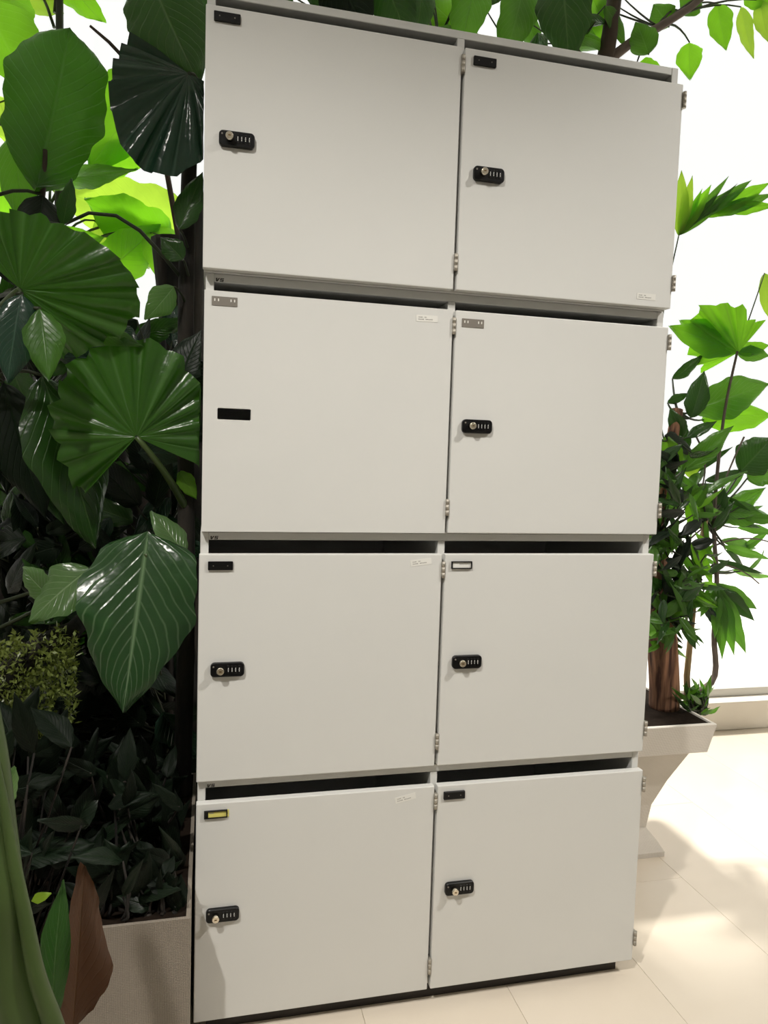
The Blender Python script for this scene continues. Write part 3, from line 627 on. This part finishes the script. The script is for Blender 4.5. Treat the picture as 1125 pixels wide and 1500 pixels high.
for b, t, wd, mt, Y, tl in (((700, -40), (672, 72), 60, 'lf_mid', .64, 10), ((820, -60), (840, 90), 85, 'lf_dark', .60, 0), ((770, -30), (745, 85), 60, 'lf_mid', .66, -20), ((560, -40), (600, 60), 70, 'lf_dark', .58, 10), ((480, -60), (540, 50), 90, 'lf_deep', .6, 0), ((420, -50), (350, 30), 90, 'lf_dark', .6, 0),
        ((1050, 5), (1062, 70), 36, 'lf_lime', .8, 0), ((1085, 10), (1100, 84), 24, 'lf_yel', .82, 20), ((1112, 0), (1122, 60), 26, 'lf_yel', .8, 10), ((1010, 62), (1008, 112), 38, 'lf_lime', .8, 0), ((980, 40), (960, 6), 40, 'lf_mid', .76, 10), ((1000, 20), (1030, -20), 40, 'lf_mid', .76, 10), ((950, 80), (935, 30), 44, 'lf_mid', .70, 10), ((930, 100), (975, 105), 32, 'lf_lime', .76, 0), ((640, -30), (625, 60), 60, 'lf_lime', .78, 0), ((1095, -30), (1130, 20), 40, 'lf_lime', .8, 0)):
    o, B = leaf(Tt, 'ovate', b, t, wd, Y, mt, Y-.02, tl, droop=.1, fold=.25)
    h = hubT(B, None); tube('stalk', bez(B, (B+h)/2+Vector((0, 0, .05)), h, 6), .002, .004, M['stem_dark'], Tt)
filler(Tt, 34, 620, 900, -40, 110, .66, .9, 55, 100, ['lf_lime', 'lf_mid', 'lf_mid', 'lf_dark'], hubT, 21, keep=lambda x, y: not (690 < x < 740 and y > 20))
filler(Tt, 26, 300, 640, -50, 60, .55, .8, 60, 110, ['lf_deep', 'lf_dark', 'lf_dark', 'lf_blue'], hubT, 22)

# ------------------------------------------------------------------ right planter and palms
cx, hw, y0 = .987, .187, .29; HT = .353; cy = y0+hw
rp = empty('pedestal_planter', (cx, cy, 0), 'pale square planter with a wide rim and tapered foot, beside the window', 'planter')
def sq(bm, prof):
    rings = [[bm.verts.new((sx*h, sy*h, z)) for sx, sy in ((-1, -1), (1, -1), (1, 1), (-1, 1))] for h, z in prof]
    for a, b in zip(rings, rings[1:]):
        for k in range(4): bm.faces.new((a[k], a[(k+1) % 4], b[(k+1) % 4], b[k]))
    bm.faces.new(rings[0]); bm.faces.new(rings[-1])
bm = bmesh.new(); sq(bm, [(.148, HT-.082), (hw-.012, HT-.072), (hw, HT-.002), (hw-.002, HT), (hw-.008, HT), (hw-.010, HT-.03)]); link('rim', bm_mesh(bm, 'rim'), M['linen_pale'], rp)
bm = bmesh.new(); sq(bm, [(.085, .06), (.092, .12), (.115, .19), (.148, HT-.0822)]); link('body', bm_mesh(bm, 'body'), M['linen_pale'], rp)
bm = bmesh.new(); sq(bm, [(.118, 0), (.118, .012), (.104, .035), (.085, .0598)]); link('foot', bm_mesh(bm, 'foot'), M['linen_pale'], rp)
link('soil', box_mesh('soil', -hw+.011, hw-.011, -hw+.011, hw-.011, HT-.0295, HT-.003), M['soil'], rp)
ZS = HT-.0028
# palm with the fibrous trunk
k0 = at(972, 1050, .42); k0.z = ZS
Pm = empty('fibrous_palm', k0, 'palm with a reddish fibrous trunk and green leaves, in the pedestal planter', 'palm')
ptsP = [k0, at(973, 1000, .42), at(970, 940, .42), at(966, 860, .43), at(965, 780, .44), at(972, 700, .45), at(985, 640, .46), at(992, 600, .47)]
bm = bmesh.new(); inv = Pm.matrix_world.inverted(); spm = smooth_path([inv @ p for p in ptsP], 5); nP = len(spm)
tube_bm(bm, spm, [(.036 if i < 10 else .036-.022*min(1, (i-10)/12)) for i in range(nP)], 18); link('trunk', bm_mesh(bm, 'trunk'), M['bark_fibre'], Pm)
tube('trunk_shoot', [Vector((at(1006, 1050, .44).x, .44, ZS)), at(1006, 990, .44), at(1012, 930, .44), at(1020, 840, .45), at(1034, 760, .46)], .0085, .006, M['bark_tan'], Pm)
hubP = lambda B, rr: min([at(*p) for p in ((973, 900, .42), (966, 860, .43), (965, 780, .44), (972, 700, .45), (985, 640, .46), (992, 600, .47), (1020, 840, .45), (1034, 760, .46))], key=lambda p: (p-B).length)
filler(Pm, 70, 945, 1000, 735, 950, .36, .46, 22, 48, ['lf_dark', 'lf_mid', 'lf_deep', 'lf_mid'], hubP, 31, asp=(.3, .5))
filler(Pm, 80, 958, 1012, 700, 925, .35, .42, 24, 52, ['lf_dark', 'lf_mid', 'lf_deep', 'lf_dark', 'lf_mid'], hubP, 34, shape=('lance', 'ovate'), asp=(.2, .4))
filler(Pm, 30, 1000, 1036, 740, 900, .40, .46, 26, 60, ['lf_dark', 'lf_mid', 'lf_mid', 'lf_lime'], hubP, 35, shape=('lance',), asp=(.16, .3))
filler(Pm, 34, 955, 1020, 640, 760, .40, .55, 30, 60, ['lf_dark', 'lf_deep', 'lf_mid'], hubP, 32, asp=(.3, .5))
filler(Pm, 30, 1000, 1100, 690, 850, .42, .6, 40, 80, ['lf_dark', 'lf_mid', 'lf_mid'], hubP, 33, shape=('lance',), asp=(.14, .26), dirs=(-40, 60))
for b, t, wd, mt, Y, tl in (((985, 690), (975, 640), 40, 'lf_lime', .44, 0), ((1000, 690), (1080, 620), 34, 'lf_mid', .45, 20), ((1000, 640), (985, 600), 26, 'lf_dark', .46, 0), ((1010, 700), (1018, 660), 22, 'lf_yel', .5, 0), ((1015, 600), (1140, 558), 62, 'lf_mid', .5, 20), ((1030, 615), (1140, 598), 50, 'lf_lime', .52, -10), ((1012, 612), (1036, 543), 34, 'lf_dark', .47, 0), ((985, 555), (1040, 520), 22, 'lf_dark', .55, 30), ((978, 590), (1010, 575), 14, 'lf_dark', .5, 0),
        ((1085, 690), (1135, 640), 60, 'lf_dark', .5, 20), ((1095, 700), (1135, 690), 40, 'lf_mid', .5, -20), ((1040, 770), (1000, 700), 36, 'lf_mid', .46, 10), ((1045, 760), (1130, 715), 34, 'lf_mid', .5, 10), ((1050, 750), (1130, 755), 40, 'lf_mid', .48, -20), ((1045, 780), (1060, 715), 30, 'lf_dark', .48, 0), ((1060, 800), (1135, 822), 16, 'lf_mid', .48, 20), ((1050, 820), (1125, 845), 10, 'lf_dark', .48, 0)):
    o, B = leaf(Pm, 'ovate', b, t, wd, Y, mt, Y-.02, tl, droop=.12, fold=.25); h = hubP(B, None)
    tube('stalk', bez(B, (B+h)/2+Vector((0, 0, -.02)), h, 6), .002, .0035, M['stem_dark'], Pm)
for a, b, c in (((1040, 830), (1075, 820), (1112, 855)), ((1020, 640), (1050, 690), (1010, 750)), ((1090, 640), (1060, 700), (1040, 770)), ((1000, 800), (1030, 770), (1045, 765)), ((1045, 800), (1090, 780), (1130, 795))):
    tube('twig', bez(at(*a, .48), at(*b, .47), at(*c, .48), 8), .0025, .0016, M['twig_grey'], Pm, 6)

# slender palm with a grey stem
s0 = at(1046, 1058, .46); s0 = Vector((min(s0.x, cx+hw-.035), .46, ZS))
Sp = empty('slender_palm', s0, 'slender palm on a thin grey stem with splayed fan leaves, in the pedestal planter', 'palm')
spts = [s0, at(1042, 1000, .46), at(1046, 930, .46), at(1050, 850, .46), at(1046, 780, .46), at(1050, 700, .47), at(1062, 600, .48), at(1080, 515, .50), at(1060, 420, .52), at(1010, 360, .54), at(992, 346, .55)]
tube('stem', smooth_path(spts[:8], 5), .0085, .003, M['twig_grey'], Sp, 8)
tube('stalk', smooth_path([at(1048, 800, .46), at(1004, 735, .50), at(966, 610, .54), at(970, 470, .55), at(994, 346, .55)], 6), .0026, .0016, M['stem_green'], Sp, 6)
for t, wd, mt in (((1002, 248), 24, 'lf_yel'), ((1018, 256), 18, 'lf_yel'), ((1032, 276), 12, 'lf_lime'), ((1046, 270), 20, 'lf_lime'), ((1058, 282), 12, 'lf_mid'), ((1073, 258), 15, 'lf_mid'), ((1062, 300), 9, 'lf_mid')):
    leaf(Sp, 'lance', (994, 345), t, wd, .55, mt, .53, 10, droop=.05, fold=.3)
for b, t, wd, mt in (((1022, 322), (1104, 258), 20, 'lf_mid'), ((1034, 318), (1135, 264), 26, 'lf_lime'), ((1042, 316), (1140, 282), 20, 'lf_mid'), ((1058, 308), (1140, 298), 20, 'lf_lime'), ((1012, 332), (1086, 268), 10, 'lf_mid')):
    leaf(Sp, 'lance', b, t, wd, .55, mt, .52, 0, droop=.08, fold=.3)
tube('stalk', bez(at(994, 345, .55), at(1020, 325, .55), at(1062, 305, .55), 6), .0016, .0012, M['stem_green'], Sp, 6)
leaf(Sp, 'fan', (1082, 516), (1010, 452), 118, .50, 'lf_lime', .47, -10, ang=75, pleats=9, amp=.14, cup=.2, notch=.12)
for t, wd, mt in (((985, 478), 46, 'lf_lime'), ((1000, 470), 50, 'lf_lime'), ((1130, 505), 22, 'lf_lime'), ((1130, 522), 24, 'lf_mid')):
    leaf(Sp, 'lance', (1080, 516), t, wd, .505, mt, .50, 5, droop=.05)
for t, wd in (((1114, 895), 26), ((1112, 912), 24), ((1100, 962), 26), ((1086, 962), 24), ((1068, 968), 22), ((1052, 935), 18), ((1030, 900), 18)):
    leaf(Sp, 'lance', (1048, 856), t, wd, .455, random.choice(['lf_mid', 'lf_mid', 'lf_dark']), .42, random.uniform(-15, 15), droop=.15, fold=.3)
leaf(Sp, 'ovate', (1034, 885), (1052, 925), 14, .45, 'lf_blue', .44); leaf(Sp, 'ovate', (1050, 868), (1030, 890), 22, .455, 'lf_yel', .45)
leaf(Sp, 'ovate', (1120, 400), (1135, 480), 26, .6, 'lf_yel', .6)
tube('stalk', bez(at(1120, 400, .6), at(1100, 460, .55), at(1080, 515, .50), 6), .0014, .002, M['stem_green'], Sp, 6)
# small fern
f0 = Vector((at(1022, 1050, .40).x, .40, ZS)); Fn = empty('small_fern', f0, 'small bushy green fern at the foot of the slender palm', 'fern')
filler(Fn, 60, 1004, 1038, 1012, 1050, .37, .44, 12, 24, ['lf_mid', 'lf_dark', 'lf_mid'], lambda B, rr: f0+Vector((rr.uniform(-.008, .008), rr.uniform(-.008, .008), 0)), 41, shape=('lance',), asp=(.25, .4), dirs=(20, 160))
